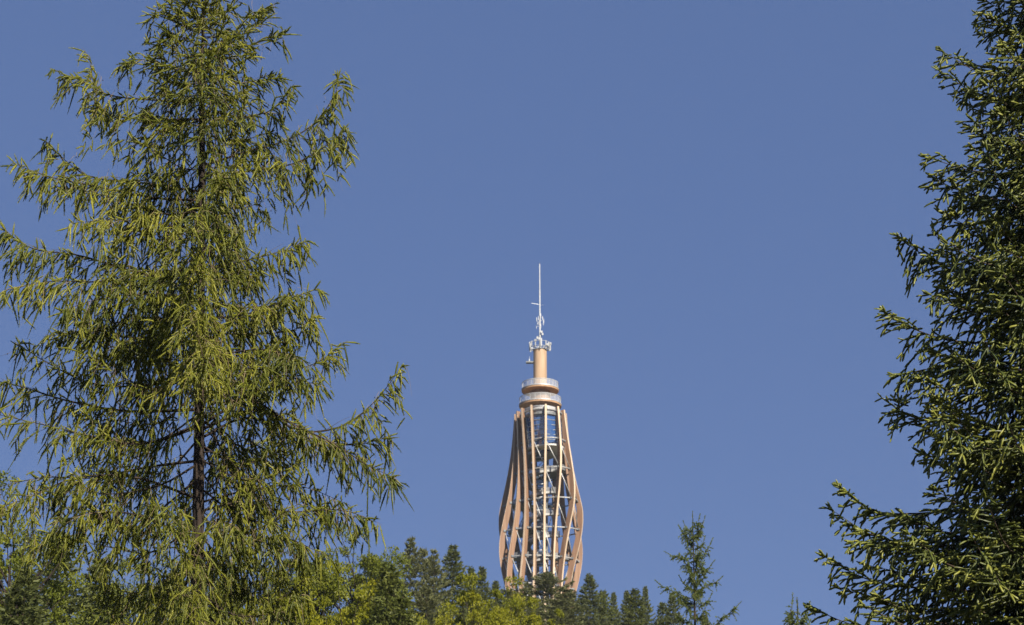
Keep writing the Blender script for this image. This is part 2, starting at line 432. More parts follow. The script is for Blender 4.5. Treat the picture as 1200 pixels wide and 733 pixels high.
b = MB(); b.bar((0, 0, tz(357.3)), (-10 * MPT, -.5, tz(356.3)), .07); b.bar((0, 0, tz(358)), (5 * MPT, -.8, tz(358.8)), .06); b.build('rod_antenna', M['steel'], mast)
# small bracket platform on the side of the timber shaft
b = MB(); b.box((-RC - .95, -.4, tz(425.6)), 1.9, 1.2, .35); br = b.build('bracket_platform', M['dark_steel'], shf)
b = MB(); b.box((-RC - 1.0, -.4, tz(423.8)), .25, .25, 1.1); b.box((-RC - 1.0, -.4, tz(420.4)), .07, .07, .9); b.build('whip_antenna', M['white'], br)

# ------------------------------------------------------------------ foliage generators
def poly_pt(P, t):
    """point and tangent at parameter t (0..1) of polyline P by index"""
    n = len(P) - 1; f = np.clip(np.asarray(t) * n, 0, n - 1e-6); i = f.astype(int); u = (f - i)[..., None]
    return P[i] * (1 - u) + P[i + 1] * u, nrm(P[i + 1] - P[i])
def smooth_curve(C, n=14):
    """Catmull-Rom through the control points"""
    C = np.asarray(C, float); C = np.vstack([2 * C[0] - C[1], C, 2 * C[-1] - C[-2]]); out = []
    m = len(C) - 3
    for q in np.linspace(0, m - 1e-6, n):
        i = int(q); t = q - i; a, b_, c, d = C[i:i + 4]
        out.append(.5 * ((2 * b_) + (c - a) * t + (2 * a - 5 * b_ + 4 * c - d) * t * t + (3 * b_ - 3 * c + d - a) * t ** 3))
    return np.array(out)

class Shoots:
    """curved shoots p(t) = P + D t + C t^2; each carries needles and a thin twig"""
    def __init__(s): s.P, s.D, s.C, s.T, s.S = [], [], [], [], []
    def add(s, P, D, C, tone, scale=None):
        s.P.append(P); s.D.append(D); s.C.append(C); s.T.append(tone)
        s.S.append(np.ones(len(P)) if scale is None else scale)
    def cat(s):
        return [np.concatenate(x) for x in (s.P, s.D, s.C, s.T, s.S)]
    def needles(s, rng, per_m, nlen, width, fwd, t0=0.05, up=0.0, jit=.25, flat=0.0):
        P, D, C, T, S = s.cat()
        L = np.linalg.norm(D + C, axis=1)
        n = np.maximum(3, (L * per_m * S).astype(int))
        idx = np.repeat(np.arange(len(P)), n); m = len(idx)
        t = t0 + (1 - t0) * rng.random(m)
        base = P[idx] + D[idx] * t[:, None] + C[idx] * (t * t)[:, None]
        tan = nrm(D[idx] + 2 * C[idx] * t[:, None])
        r = rng.normal(size=(m, 3)); r -= tan * np.sum(r * tan, 1, keepdims=True)
        if flat: r[:, 2] *= (1 - flat)
        r = nrm(r)
        d = nrm(r + tan * (fwd * (1 + jit * rng.normal(size=m)))[:, None] + np.array([0, 0, up]))
        ln = nlen * rng.uniform(.65, 1.15, m) * (1 - .35 * t ** 4)
        wv = nrm(np.cross(d, rng.normal(size=(m, 3)))) * (width * .5 / S[idx] ** .7)[:, None]
        V = np.empty((m, 3, 3)); V[:, 0] = base - wv; V[:, 1] = base + wv; V[:, 2] = base + d * ln[:, None]
        tone = np.clip(T[idx] + rng.normal(size=m) * .06, 0, 1)
        return V.reshape(-1, 3), np.arange(3 * m).reshape(-1, 3), tone
    def cores(s, rng, r, ts, prof, k=4):
        """the dense needled body of each shoot: a k-sided spindle with the given profile"""
        P, D, C, T, S = s.cat(); m = len(P); ts = np.array(ts); rr = np.array(prof) * r; q = len(ts)
        pts = P[:, None] + D[:, None] * ts[None, :, None] + C[:, None] * (ts * ts)[None, :, None]
        tan = nrm(D[:, None] + 2 * C[:, None] * ts[None, :, None])
        A = nrm(np.cross(tan, rng.normal(size=(m, 1, 3)))); B = np.cross(tan, A)
        w = rr[None, :, None] * rng.uniform(.75, 1.25, (m, q, 1))
        V = np.stack([pts + (A * math.cos(2 * math.pi * h / k) + B * math.sin(2 * math.pi * h / k)) * w for h in range(k)], 2).reshape(-1, 3)
        b0 = (np.arange(m) * q * k)[:, None, None] + (np.arange(q - 1) * k)[None, :, None]; j = np.arange(k)[None, None]; j2 = (j + 1) % k
        Q = np.stack([b0 + j, b0 + j2, b0 + k + j2, b0 + k + j], -1).reshape(-1, 4)
        return V, Q, np.repeat(np.clip(T - .03, 0, 1), (q - 1) * k)
    def twigs(s, w0, k=4):
        P, D, C, T, S = s.cat(); m = len(P)
        ts = np.linspace(0, 1, k)
        pts = P[:, None] + D[:, None] * ts[None, :, None] + C[:, None] * (ts * ts)[None, :, None]
        tan = nrm(D[:, None] + 2 * C[:, None] * ts[None, :, None])
        A = nrm(np.cross(tan, np.array([.31, .77, .2]))); B = np.cross(tan, A)
        w = (w0 * (1 - .7 * ts))[None, :, None]
        secs = [pts + (A * math.cos(q) + B * math.sin(q)) * w for q in (0, 2.094, 4.189)]
        V = np.stack(secs, 2).reshape(-1, 3)       # strand, sample, corner
        b0 = (np.arange(m) * k * 3)[:, None, None] + (np.arange(k - 1) * 3)[None, :, None]
        j = np.arange(3)[None, None]; j2 = (j + 1) % 3
        Q = np.stack([b0 + j, b0 + j2, b0 + 3 + j2, b0 + 3 + j], -1).reshape(-1, 4)
        return V, Q

def limb_mesh(P, r0, r1, n=6):
    b = MB(); b.tube(P, np.linspace(r0, r1, len(P)), n); return b

EZ = np.array([0, 0, 1.0])

# ------------------------------------------------------------------ the big larch
def build_larch():
    rng = np.random.default_rng(11)
    D = 45.0
    trunk_px = [(229, 1330), (230, 900), (231, 733), (233, 560), (234, 420), (236, 300), (237, 200), (236, 100), (238, 40), (236, -28)]
    TP = smooth_curve([at(x, y, D) for x, y in trunk_px], 60)
    base = TP[0].copy(); gz = float(ground_z(base[0], base[1])); TP[0][2] = gz - .15
    root = empty('larch_tree', (base[0], base[1], gz), 'tall larch with drooping yellow-green needle strands and a bare brown trunk', 'tree')
    o3 = np.array([base[0], base[1], gz])
    def loc(P): return np.asarray(P) - o3
    zs = TP[:, 2]
    rad = np.interp(zs, [gz, gz + 3, zat(733, D), zat(500, D), zat(200, D), zat(60, D), zat(-28, D)], [.28, .20, .125, .102, .072, .04, .012])
    # bark-rough trunk outline
    TQ = smooth_curve(TP[::3], 240); rq = np.interp(TQ[:, 2], zs, rad)
    b = MB(); b.tube(loc(TQ), rq, 16)
    TV = np.vstack(b.V); ax = np.repeat(loc(TQ), 16, 0); k_ = len(ax)          # plated, furrowed bark
    TV[:k_] = ax + (TV[:k_] - ax) * (1 + .16 * (rng.random((k_, 1)) - .5) + .06 * np.sin(np.arange(k_) % 16 * 2.1)[:, None])
    b.V = [TV]; b.build('trunk', M['bark'], root, smooth=False)
    def tr_at(py):
        z = zat(py, D); return np.array([np.interp(z, zs, TP[:, 0]), D, z])
    limbs = []
    # limbs that draw the outline: (attach y, [(x, y) ...], depth offset at the tip)
    for py, pts, dd in [
        (118, [(190, 118), (130, 112), (95, 95), (66, 84)], -.5), (140, [(170, 140), (120, 128), (104, 66)], .4),
        (235, [(180, 232), (110, 218), (60, 208), (18, 193)], -.4), (225, [(170, 215), (100, 205), (53, 165)], .5),
        (330, [(170, 322), (95, 300), (40, 292), (2, 268)], -.6), (318, [(190, 318), (120, 330), (60, 330), (5, 340)], -1.2),
        (440, [(170, 452), (110, 450), (60, 428), (16, 400)], .4), (480, [(150, 482), (80, 470), (20, 452), (-40, 440)], .3),
        (540, [(170, 548), (110, 560), (50, 560), (-20, 575)], -.3), (500, [(170, 520), (110, 512), (60, 500), (-30, 480)], -.9),
        (585, [(160, 560), (90, 560), (30, 585), (-20, 600)], -1.0), (640, [(180, 610), (130, 600), (80, 610), (30, 650)], -1.2),
        (62, [(262, 52), (290, 22), (318, 8)], .3), (72, [(270, 60), (310, 48), (335, 40)], -.3), (40, [(215, 25), (190, 18), (178, 20)], -.3),
        (30, [(226, 12), (205, -8), (190, -22)], -.2), (20, [(250, 5), (262, -15), (268, -30)], .1),
        (195, [(290, 178), (335, 165), (368, 145), (392, 112), (396, 90)], .2), (205, [(300, 200), (350, 190), (390, 165), (404, 152)], -.4),
        (150, [(280, 140), (320, 128), (345, 98)], -.6), (110, [(270, 100), (300, 95), (330, 90)], .5),
        (318, [(290, 305), (330, 295), (360, 282)], .3), (375, [(290, 368), (335, 352), (374, 338)], -.5), (390, [(290, 392), (340, 388), (368, 372)], .4),
        (470, [(280, 470), (330, 440), (372, 425), (398, 405)], .6), (505, [(300, 480), (350, 505), (400, 500), (440, 470), (472, 428)], -.3),
        (500, [(290, 470), (340, 496), (390, 520), (430, 545), (462, 560)], -.8), (515, [(290, 490), (350, 510), (410, 522), (455, 512)], .5),
        (530, [(262, 533), (285, 560), (305, 592)], -.4), (600, [(280, 590), (340, 600), (400, 598), (440, 612)], -.6),
        (590, [(290, 575), (350, 570), (405, 590)], .5), (650, [(280, 640), (330, 630), (380, 650)], -.9),
        (625, [(210, 612), (185, 596), (172, 590)], -1.4), (628, [(245, 622), (262, 612), (275, 618)], -1.6),
        (420, [(300, 410), (335, 415), (352, 420)], -1.6), (350, [(180, 345), (120, 350), (70, 365)], -1.6), (380, [(170, 372), (110, 385), (50, 395)], -.8),
        (400, [(180, 400), (130, 410), (90, 430)], 1.4), (270, [(180, 262), (130, 258), (85, 262)], -1.2), (440, [(290, 432), (330, 440), (375, 452)], -1.5),
        (90, [(200, 80), (165, 70), (140, 78)], -.8), (45, [(280, 42), (300, 30), (305, 18)], .6),
    ]:
        C = [tr_at(py)] + [at(x, y, D + dd * (i + 1) / len(pts)) for i, (x, y) in enumerate(pts)]
        limbs.append((smooth_curve(C, 18), 1.0))
    # the rest, spiralling up the trunk
    ys = np.concatenate([np.linspace(830, 560, 26), np.linspace(555, 130, 74), np.linspace(125, -22, 44)])
    az = rng.random() * 6.28
    for py in ys:
        az += 2.399 + rng.normal() * .25
        L = np.interp(py, [-25, 10, 50, 100, 200, 300, 450, 700, 900], [.35, .95, 1.25, 1.9, 2.7, 3.3, 3.8, 4.1, 4.2]) * rng.uniform(.65, 1.05)
        dx, dy = math.sin(az), -math.cos(az)      # dx>0 to the right, dy<0 toward the camera
        side = abs(dx)
        if side > .6: L *= .75
        if dx > .3 and 170 < py < 440: L *= .72
        if dy < -.5 and 455 < py < 600: continue          # the trunk shows here
        d = np.array([dx, dy, 0]); p0 = tr_at(py)
        up0 = np.interp(py, [0, 120, 300, 700], [.75, .25, .0, -.12]); sag = np.interp(py, [0, 150, 700], [.05, .30, .42])
        C = [p0]
        for t in (.33, .66, 1.0):
            C.append(p0 + d * L * t + EZ * L * (up0 * t - sag * t * (1 - t) * 1.6 - .10 * t + .10 * t ** 3) + rng.normal(size=3) * .06 * L * t)
        limbs.append((smooth_curve(C, 14), .85))
    S = Shoots(); TW = Shoots(); BT = Shoots()
    for P, dens in limbs:
        if 430 < (py0 := np.interp(P[0][2], [zat(700, D), zat(300, D)], [700, 300])) < 620: dens *= .72
        L = np.sum(np.linalg.norm(np.diff(P, axis=0), axis=1))
        lb = limb_mesh(loc(P), .005 + .0065 * L, .003, 5); lb.build('limb', M['bark'], root, smooth=True)
        tone_l = rng.normal() * .11
        fade = np.interp(P[0][2], [zat(300, D), zat(-20, D)], [1, .62])     # strands are shorter near the top
        lift = float(np.interp(P[0][2], [zat(190, D), zat(10, D)], [0, .85]))
        # strands hung straight from the limb
        n1 = int(L * 12 * dens); t = rng.uniform(.10, 1, n1) ** .8
        p, tan = poly_pt(P, t)
        sidev = nrm(np.cross(tan, EZ)) * rng.choice([-1, 1], n1)[:, None]
        dr = nrm(sidev * rng.uniform(.1, .9, (n1, 1)) + tan * (.45 + .5 * lift) - EZ * rng.uniform(.1, .8, (n1, 1)) * (1 - lift) + EZ * .25 * lift)
        ln = rng.uniform(.14, .45, n1) * fade
        S.add(p, dr * ln[:, None], -EZ * (ln * rng.uniform(.2, .8, n1) * (1 - .75 * lift))[:, None] + rng.normal(size=(n1, 3)) * ln[:, None] * .2, np.clip(.54 + tone_l + rng.normal(size=n1) * .2, 0, 1))
        # upright / forward fresh shoots along the outer half
        n2 = int(4 + L * 6); t = rng.uniform(.25, 1, n2); p, tan = poly_pt(P, t)
        dr = nrm(tan * .7 + rng.normal(size=(n2, 3)) * .5 + EZ * .4); ln = rng.uniform(.10, .30, n2)
        S.add(p, dr * ln[:, None], EZ * 0 * ln[:, None], np.clip(.68 + rng.normal(size=n2) * .12, 0, 1))
        # branchlets to both sides, each with its own curtain of strands
        nb = int(L * 8.5 * dens)
        tb = np.linspace(.16, .97, max(nb, 2)) + rng.normal(size=max(nb, 2)) * .02
        for q, tt in enumerate(tb):
            p, tan = poly_pt(P, np.array([np.clip(tt, 0, 1)])); p, tan = p[0], tan[0]
            sd = nrm(np.cross(tan, EZ)) * (1 if q % 2 else -1)
            bl = (.25 + .75 * (1 - abs(tt - .45))) * (1 if tt < .75 else .5) * rng.uniform(.45, 1.05) * min(1, .35 + L * .2)
            dirb = nrm(sd * rng.uniform(.5, 1) + tan * rng.uniform(.4, 1.0) + EZ * rng.normal() * .15)
            if rng.random() < .62 * (1 - lift) and .1 < tt < .93:          # a thin weeping branchlet hung with short shoots
                hl = rng.uniform(.40, 1.45) * (1.1 - .75 * tt) * min(1, .45 + .2 * L) * (1 if tt > .25 else .7)
                q0 = p + dirb * bl * rng.uniform(.0, .55); dh = nrm(sd * rng.uniform(0, .5) + tan * rng.uniform(0, .5) - EZ * .55 + rng.normal(size=3) * .12) * hl
                ch = (-EZ * .45 + rng.normal(size=3) * np.array([.08, .08, 0])) * hl
                BT.add(q0[None], dh[None], ch[None], np.array([.5]))
                ns = max(3, int(hl * 12.5 * dens ** .5)); t = rng.uniform(.12, 1, ns)
                pp = q0 + dh * t[:, None] + ch * (t * t)[:, None]; tg = nrm(dh + 2 * ch * t[:, None])
                ln = rng.uniform(.12, .34, ns) * (.7 + .3 * fade)
                dr = nrm(tg * .8 + rng.normal(size=(ns, 3)) * np.array([.55, .55, .3]))
                S.add(pp, dr * ln[:, None], -EZ * (ln * rng.uniform(.1, .5, ns))[:, None], np.clip(.50 + tone_l + rng.normal(size=ns) * .2, 0, 1))
                continue
            TW.add(p[None], (dirb * bl)[None], (-EZ * bl * rng.uniform(.1, .5))[None], np.array([.5]))
            ns = max(2, int(bl * 9 * dens)); t = rng.uniform(.15, 1, ns)
            pp = p + dirb * bl * t[:, None] - EZ * (bl * .3 * t * t)[:, None]
            ln = rng.uniform(.15, .42, ns) * rng.choice([1, 1, 1.3, 1.6], ns) * fade
            dr = nrm(dirb * .5 + rng.normal(size=(ns, 3)) * .34 - EZ * rng.uniform(.3, 1.3, (ns, 1)) * (1 - lift) + (EZ * .2 + dirb * .5) * lift)
            S.add(pp, dr * ln[:, None], -EZ * (ln * rng.uniform(.15, .7, ns) * (1 - .75 * lift))[:, None] + rng.normal(size=(ns, 3)) * ln[:, None] * np.array([.24, .24, .1]), np.clip(.53 + tone_l + rng.normal(size=ns) * .2, 0, 1))
    V, F, tone = S.needles(rng, 88, .050, .0178, .66)
    VC, QC, TC = S.cores(rng, .0180, [0, .3, .7, 1.05], [.4, .9, 1.0, .15], 3)
    cr = link('crown', np_mesh('crown', np.vstack([V, VC]) - o3, [F, QC + len(V)], M['larch'], True, np.concatenate([tone, TC])), root); cr['kind'] = 'stuff'
    V2, Q2 = TW.twigs(.0065, 5)
    # bare old twigs and small cones hanging among the needles
    CP_ = []
    for P, dens in limbs:
        L = np.sum(np.linalg.norm(np.diff(P, axis=0), axis=1)); n = int(L * 7)
        low = float(np.interp(P[0][2], [zat(700, D), zat(100, D)], [1.0, .3])); n = int(n * low)
        if n < 1: continue
        t = rng.uniform(.1, .95, n); p, tan = poly_pt(P, t); p = p + rng.normal(size=(n, 3)) * np.array([.18, .18, .08])
        ln = rng.uniform(.2, .6, n); dr = nrm(rng.normal(size=(n, 3)) * .35 - EZ)
        BT.add(p, dr * ln[:, None], rng.normal(size=(n, 3)) * .08, np.full(n, .5))
        q = rng.random(n) < .5; CP_.append((p + dr * (ln * rng.uniform(.3, 1, n))[:, None])[q])
    V3, Q3 = BT.twigs(.0042, 4)
    tm = np_mesh('twigs', np.vstack([V2, V3]) - o3, [np.vstack([Q2, Q3 + len(V2)])], M['twig'])
    CPs = np.vstack(CP_); oc = np.array([(1, 0, 0), (0, 1, 0), (-1, 0, 0), (0, -1, 0), (0, 0, 1.5), (0, 0, -1.5)]) * .0135
    CV = (CPs[:, None] + oc[None]).reshape(-1, 3) - o3
    ct = np.array([(0, 1, 4), (1, 2, 4), (2, 3, 4), (3, 0, 4), (1, 0, 5), (2, 1, 5), (3, 2, 5), (0, 3, 5)])
    CF = (np.arange(len(CPs))[:, None, None] * 6 + ct[None]).reshape(-1, 3)
    cn = link('cones', np_mesh('cones', CV, [CF], M['bark']), root); cn['kind'] = 'stuff'
    tw = link('twigs', tm, root); tw['kind'] = 'stuff'
    print('larch shoots', sum(len(x) for x in S.P), 'needles', len(F), 'limbs', len(limbs))
build_larch()

# ------------------------------------------------------------------ the big spruce at the edge
def build_spruce():
    rng = np.random.default_rng(23)
    D = 39.0
    TP = smooth_curve([at(x, y, D) for x, y in [(1262, 1560), (1258, 1000), (1252, 600), (1246, 200), (1240, -200), (1236, -390)]], 40)
    base = TP[0].copy(); gz = float(ground_z(base[0], base[1])); TP[0][2] = gz - .15
    root = empty('spruce_tree', (base[0], base[1], gz), 'dense dark green spruce with hanging branches and sunlit shoot tips', 'tree')
    o3 = np.array([base[0], base[1], gz]); zs = TP[:, 2]
    ztip = zs[-1]
    b = MB(); b.tube(TP - o3, np.interp(zs, [gz, gz + 2, ztip], [.40, .33, .02]), 12); b.build('trunk', M['spruce_bark'], root, smooth=True)
    def tr_z(z): return np.array([np.interp(z, zs, TP[:, 0]), D, z])
    limbs = []
    for py, pts, dd in [
        (10, [(1200, 25), (1165, 30), (1138, 18)], -.4), (75, [(1190, 88), (1140, 85), (1095, 60)], -.5), (95, [(1190, 115), (1140, 112), (1092, 83)], .3),
        (195, [(1190, 205), (1130, 200), (1076, 184)], -.3), (215, [(1180, 235), (1120, 225), (1084, 208)], -.9),
        (290, [(1190, 310), (1120, 320), (1075, 300), (1046, 280)], .2), (300, [(1180, 330), (1120, 330), (1085, 270)], -.3),
        (380, [(1180, 400), (1110, 400), (1060, 385), (1028, 367)], -.4), (390, [(1180, 430), (1100, 430), (1040, 440)], -.6),
        (470, [(1180, 500), (1110, 500), (1050, 485), (1045, 470)], .3), (560, [(1190, 590), (1100, 600), (1020, 600), (975, 572)], .1),
        (580, [(1190, 620), (1100, 640), (1020, 630), (966, 598)], .5), (650, [(1180, 690), (1080, 690), (1010, 680), (956, 652)], -.3),
        (700, [(1180, 740), (1080, 740), (1000, 735), (940, 712)], .2), (620, [(1180, 650), (1100, 660), (1040, 640), (990, 635)], -.8),
        (600, [(1180, 640), (1090, 650), (1000, 622)], -.5), (670, [(1180, 705), (1080, 715), (975, 690)], .3), (640, [(1180, 670), (1100, 680), (1005, 662)], .9),
        (690, [(1180, 725), (1090, 730), (1020, 700)], -1.0), (590, [(1190, 610), (1110, 625), (1040, 605)], -.9), (430, [(1190, 455), (1120, 462), (1070, 445)], -.7),
        (340, [(1190, 362), (1130, 365), (1080, 345)], -.6), (250, [(1190, 268), (1140, 270), (1095, 250)], -.5),
        (500, [(1190, 520), (1140, 525), (1088, 487)], -2.6), (620, [(1180, 660), (1110, 665), (1055, 625)], -2.4), (690, [(1180, 730), (1090, 745), (1005, 712)], -2.2),
        (290, [(1200, 300), (1150, 310), (1100, 284)], -2.2), (500, [(1220, 520), (1190, 530), (1172, 495)], -3.0), (290, [(1225, 300), (1195, 305), (1165, 292)], -2.6),
        (410, [(1200, 430), (1150, 440), (1112, 420)], -2.4), (150, [(1210, 165), (1170, 170), (1130, 140)], -1.8), (60, [(1220, 70), (1190, 80), (1165, 55)], -1.5),
    ]:
        C = [tr_z(zat(py, D))] + [at(x + 9, y, D + dd * (i + 1) / len(pts)) for i, (x, y) in enumerate(pts)]
        limbs.append((smooth_curve(C, 16), 1.0))
    z = zat(860, D); az = 0.0
    while z < ztip - .2:
        f = (ztip - z) / (ztip - zat(733, D))
        L0 = 4.35 * np.clip(f, 0, 1.1) ** .85
        for q in range(5):
            az += 1.2566 + rng.normal() * .12
            L = L0 * rng.uniform(.7, .97) + .12
            dx, dy = math.sin(az), -math.cos(az)
            if dx < -.7: L *= .76
            d = np.array([dx, dy, 0]); p0 = tr_z(z + rng.normal() * .05)
            u0 = np.interp(f, [0, .3, 1], [.75, .1, -.12])
            C = [p0] + [p0 + d * L * t + EZ * L * (u0 * t - .42 * t * (1 - t) + .10 * t ** 4) + rng.normal(size=3) * .03 * L * t for t in (.35, .7, 1)]
            # behind the trunk, or beyond the frame's edge: fewer, coarser needles
            limbs.append((smooth_curve(C, 12), .45 if (dy > .3 or dx > .35) else 1.0))
        az += .5; z += .30 * rng.uniform(.8, 1.2)
    S = Shoots(); TW = Shoots()
    for P, dens in limbs:
        L = np.sum(np.linalg.norm(np.diff(P, axis=0), axis=1))
        limb_mesh(P - o3, .006 + .007 * L, .004, 5).build('limb', M['spruce_bark'], root, smooth=True)
        tl = rng.normal() * .08; sc = .30 if dens < .9 else 1.0
        nb = int(L * 12.5 * (1 if sc == 1 else .42))
        tb = np.clip(np.linspace(.12, .99, max(nb, 3)) + rng.normal(size=max(nb, 3)) * .01, 0, 1)
        for q, tt in enumerate(tb):
            p, tan = poly_pt(P, np.array([tt])); p, tan = p[0], tan[0]
            sd = nrm(np.cross(tan, EZ)) * (1 if q % 2 else -1)
            bl = np.interp(tt, [.1, .5, .85, 1], [.75, .75, .40, .14]) * rng.uniform(.6, 1.1) * min(1, .3 + L * .25)
            hang = rng.random() < .58 * (1 - tt * .6)
            dirb = nrm(sd * rng.uniform(.6, 1) + tan * .75 - EZ * (rng.uniform(.6, 1.6) if hang else rng.uniform(-.1, .3)))
            TW.add(p[None], (dirb * bl)[None], (-EZ * bl * (.35 if hang else .15))[None], np.array([.5]))
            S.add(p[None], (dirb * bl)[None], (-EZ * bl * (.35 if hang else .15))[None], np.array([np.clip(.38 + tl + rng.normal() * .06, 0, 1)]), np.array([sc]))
            ns = max(3, int(bl * 12 * (1 if sc == 1 else .6)))
            t = np.concatenate([np.linspace(.1, .95, ns - 1), [1.0]])
            pp = p + dirb * bl * t[:, None] - EZ * (bl * (.35 if hang else .15) * t * t)[:, None]
            s2 = nrm(np.cross(dirb, EZ + .2 * rng.normal(size=3)))
            sg = np.where(np.arange(ns) % 2, 1., -1.)[:, None] * rng.uniform(.6, 1.0, (ns, 1)); sg[-1] = 0
            dr = nrm(s2 * sg + dirb * .9 + rng.normal(size=(ns, 3)) * .18 - EZ * (.45 if hang else .08))
            ln = rng.uniform(.09, .20, ns) * np.interp(tt, [0, .7, 1], [1.1, 1, .95])
            tone = np.clip(.42 + .34 * t * (tt > .4) + tl + rng.normal() * .07 + rng.normal(size=ns) * .06, 0, 1)  # tone rises outward: sunlit tips painted into the needle colour
            S.add(pp, dr * ln[:, None], -EZ * (ln * rng.uniform(0, .35, ns))[:, None], tone, np.full(ns, sc))
        # leading shoots at the limb's end
        ns = 5; dr = nrm(P[-1] - P[-2] + rng.normal(size=(ns, 3)) * .3 * np.linalg.norm(P[-1] - P[-2])); dr = nrm(dr + EZ * .1)
        ln = rng.uniform(.12, .22, ns)
        S.add(np.repeat(P[-1][None], ns, 0) - dr * .04, dr * ln[:, None], EZ * 0 * ln[:, None], np.clip(.62 + rng.normal(size=ns) * .1, 0, 1), np.full(ns, sc))
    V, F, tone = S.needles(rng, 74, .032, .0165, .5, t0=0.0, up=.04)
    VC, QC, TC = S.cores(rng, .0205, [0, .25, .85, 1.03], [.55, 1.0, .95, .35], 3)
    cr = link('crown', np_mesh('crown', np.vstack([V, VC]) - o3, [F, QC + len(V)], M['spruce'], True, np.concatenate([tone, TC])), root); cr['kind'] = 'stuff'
    V2, Q2 = TW.twigs(.006, 4)
    tw = link('twigs', np_mesh('twigs', V2 - o3, [Q2], M['spruce_twig']), root); tw['kind'] = 'stuff'
    print('spruce shoots', sum(len(x) for x in S.P), 'needles', len(F), 'limbs', len(limbs))
build_spruce()

# ------------------------------------------------------------------ young larch, open and spiky
def build_young_larch(tip, D, seed, label, Hc=6.5, spec=None):
    rng = np.random.default_rng(seed)
    top = at(tip[0], tip[1], D); gz = float(ground_z(top[0], D))
    root = empty('young_larch', (top[0], D, gz), label, 'tree')
    o3 = np.array([top[0], D, gz]); Ht = top[2] - gz
    zz = np.linspace(-.1, Ht, 30); TP = np.stack([.10 * np.sin(zz * .7) * (1 - zz / Ht), 0 * zz, zz], -1)
    limb_mesh(TP, .16, .006, 8).build('trunk', M['bark'], root, smooth=True)
    S = Shoots(); limbs = []
    s = mpp(tip[1], D)
    for ady, pts, dd in spec or []:
        C = [np.array([0, 0, Ht - ady * s * 1.05])] + [at(tip[0] + x, tip[1] + y, D + dd * (i + 1) / len(pts)) - o3 for i, (x, y) in enumerate(pts)]
        limbs.append(smooth_curve(C, 12))
    az = 0.; z = Ht - .55
    while z > Ht - Hc:
        az += 2.399; L = min(.85, .20 + .17 * (Ht - z)) * rng.uniform(.55, 1.0)
        d = np.array([math.sin(az), math.cos(az), 0]); p0 = np.array([np.interp(z, zz, TP[:, 0]), 0, z])
        if abs(d[0]) > .8: L *= .75
        C = [p0] + [p0 + d * L * t + EZ * L * (.45 * t - .35 * t * (1 - t) - .15 * t + .2 * t ** 3) for t in (.35, .7, 1)]
        limbs.append(smooth_curve(C, 10)); z -= .15 + .03 * max(0, Ht - z - 4)
    S.add(np.array([[0, 0, Ht - .75]]), np.array([[0, 0, .80]]), np.zeros((1, 3)), np.array([.6]))
    for P in limbs:
        L = np.sum(np.linalg.norm(np.diff(P, axis=0), axis=1))
        limb_mesh(P, .006 + .008 * L, .003, 5).build('limb', M['bark'], root, smooth=True)
        n = int(8 + L * 32); t = rng.uniform(.12, 1, n); p, tan = poly_pt(P, t)
        dr = nrm(tan * .5 + rng.normal(size=(n, 3)) * .8 - EZ * .1); ln = rng.uniform(.08, .30, n)
        S.add(p, dr * ln[:, None], -EZ * (ln * .3)[:, None], np.clip(.42 + rng.normal(size=n) * .13, 0, 1))
        S.add(P[-1][None] * .97 + P[-2][None] * .03, (nrm(P[-1] - P[-2] + EZ * .04) * .32)[None], np.zeros((1, 3)), np.array([.6]))
        S.add(P[3:4], (P[-1] - P[3])[None], np.zeros((1, 3)), np.array([.45]))
    V, F, tone = S.needles(rng, 150, .060, .024, .7)
    cr = link('crown', np_mesh('crown', V, [F], M['young_larch'], attr=tone), root); cr['kind'] = 'stuff'
    V1, Q1 = S.twigs(.005, 3); tw = link('twigs', np_mesh('twigs', V1, [Q1], M['twig']), root); tw['kind'] = 'stuff'
build_young_larch((811.5, 600), 75.0, 7, 'slender young larch with sparse spiky branches standing apart from the forest edge', 13.0,
    [(33, [(6, 27), (12, 15)], -.2), (70, [(8, 60), (20, 40)], .1), (62, [(-10, 54), (-24, 52)], -.2), (100, [(-16, 97), (-36, 87)], .0), (95, [(10, 90), (28, 82)], .2),
     (155, [(20, 140), (32, 128), (50, 113)], -.2), (140, [(-16, 136), (-30, 148)], .2), (38, [(-4, 32), (-12, 24)], .1), (85, [(10, 72), (20, 65)], -.3)])
build_young_larch((934, 702), 52.0, 9, 'small larch with a thin upright tip beside the big dark spruce', 7.0, [(30, [(-8, 26), (-6, 8)], .1)])

# ------------------------------------------------------------------ the forest on the hill
def tri_cloud(rng, C, dirs, ln, wd, tone):
    """leaf-sized pointed blades: base centre C, direction, length, width"""
    m = len(C); wv = nrm(np.cross(dirs, rng.normal(size=(m, 3)))) * (wd * .5)[:, None]
    V = np.empty((m, 4, 3)); V[:, 0] = C - dirs * (ln * .1)[:, None]; V[:, 1] = C + dirs * (ln * .45)[:, None] + wv
    V[:, 2] = C + dirs * ln[:, None]; V[:, 3] = C + dirs * (ln * .45)[:, None] - wv
    V[:, 1, 2] -= ln * .06; V[:, 3, 2] -= ln * .06
    return V.reshape(-1, 3), np.arange(4 * m).reshape(-1, 4), tone

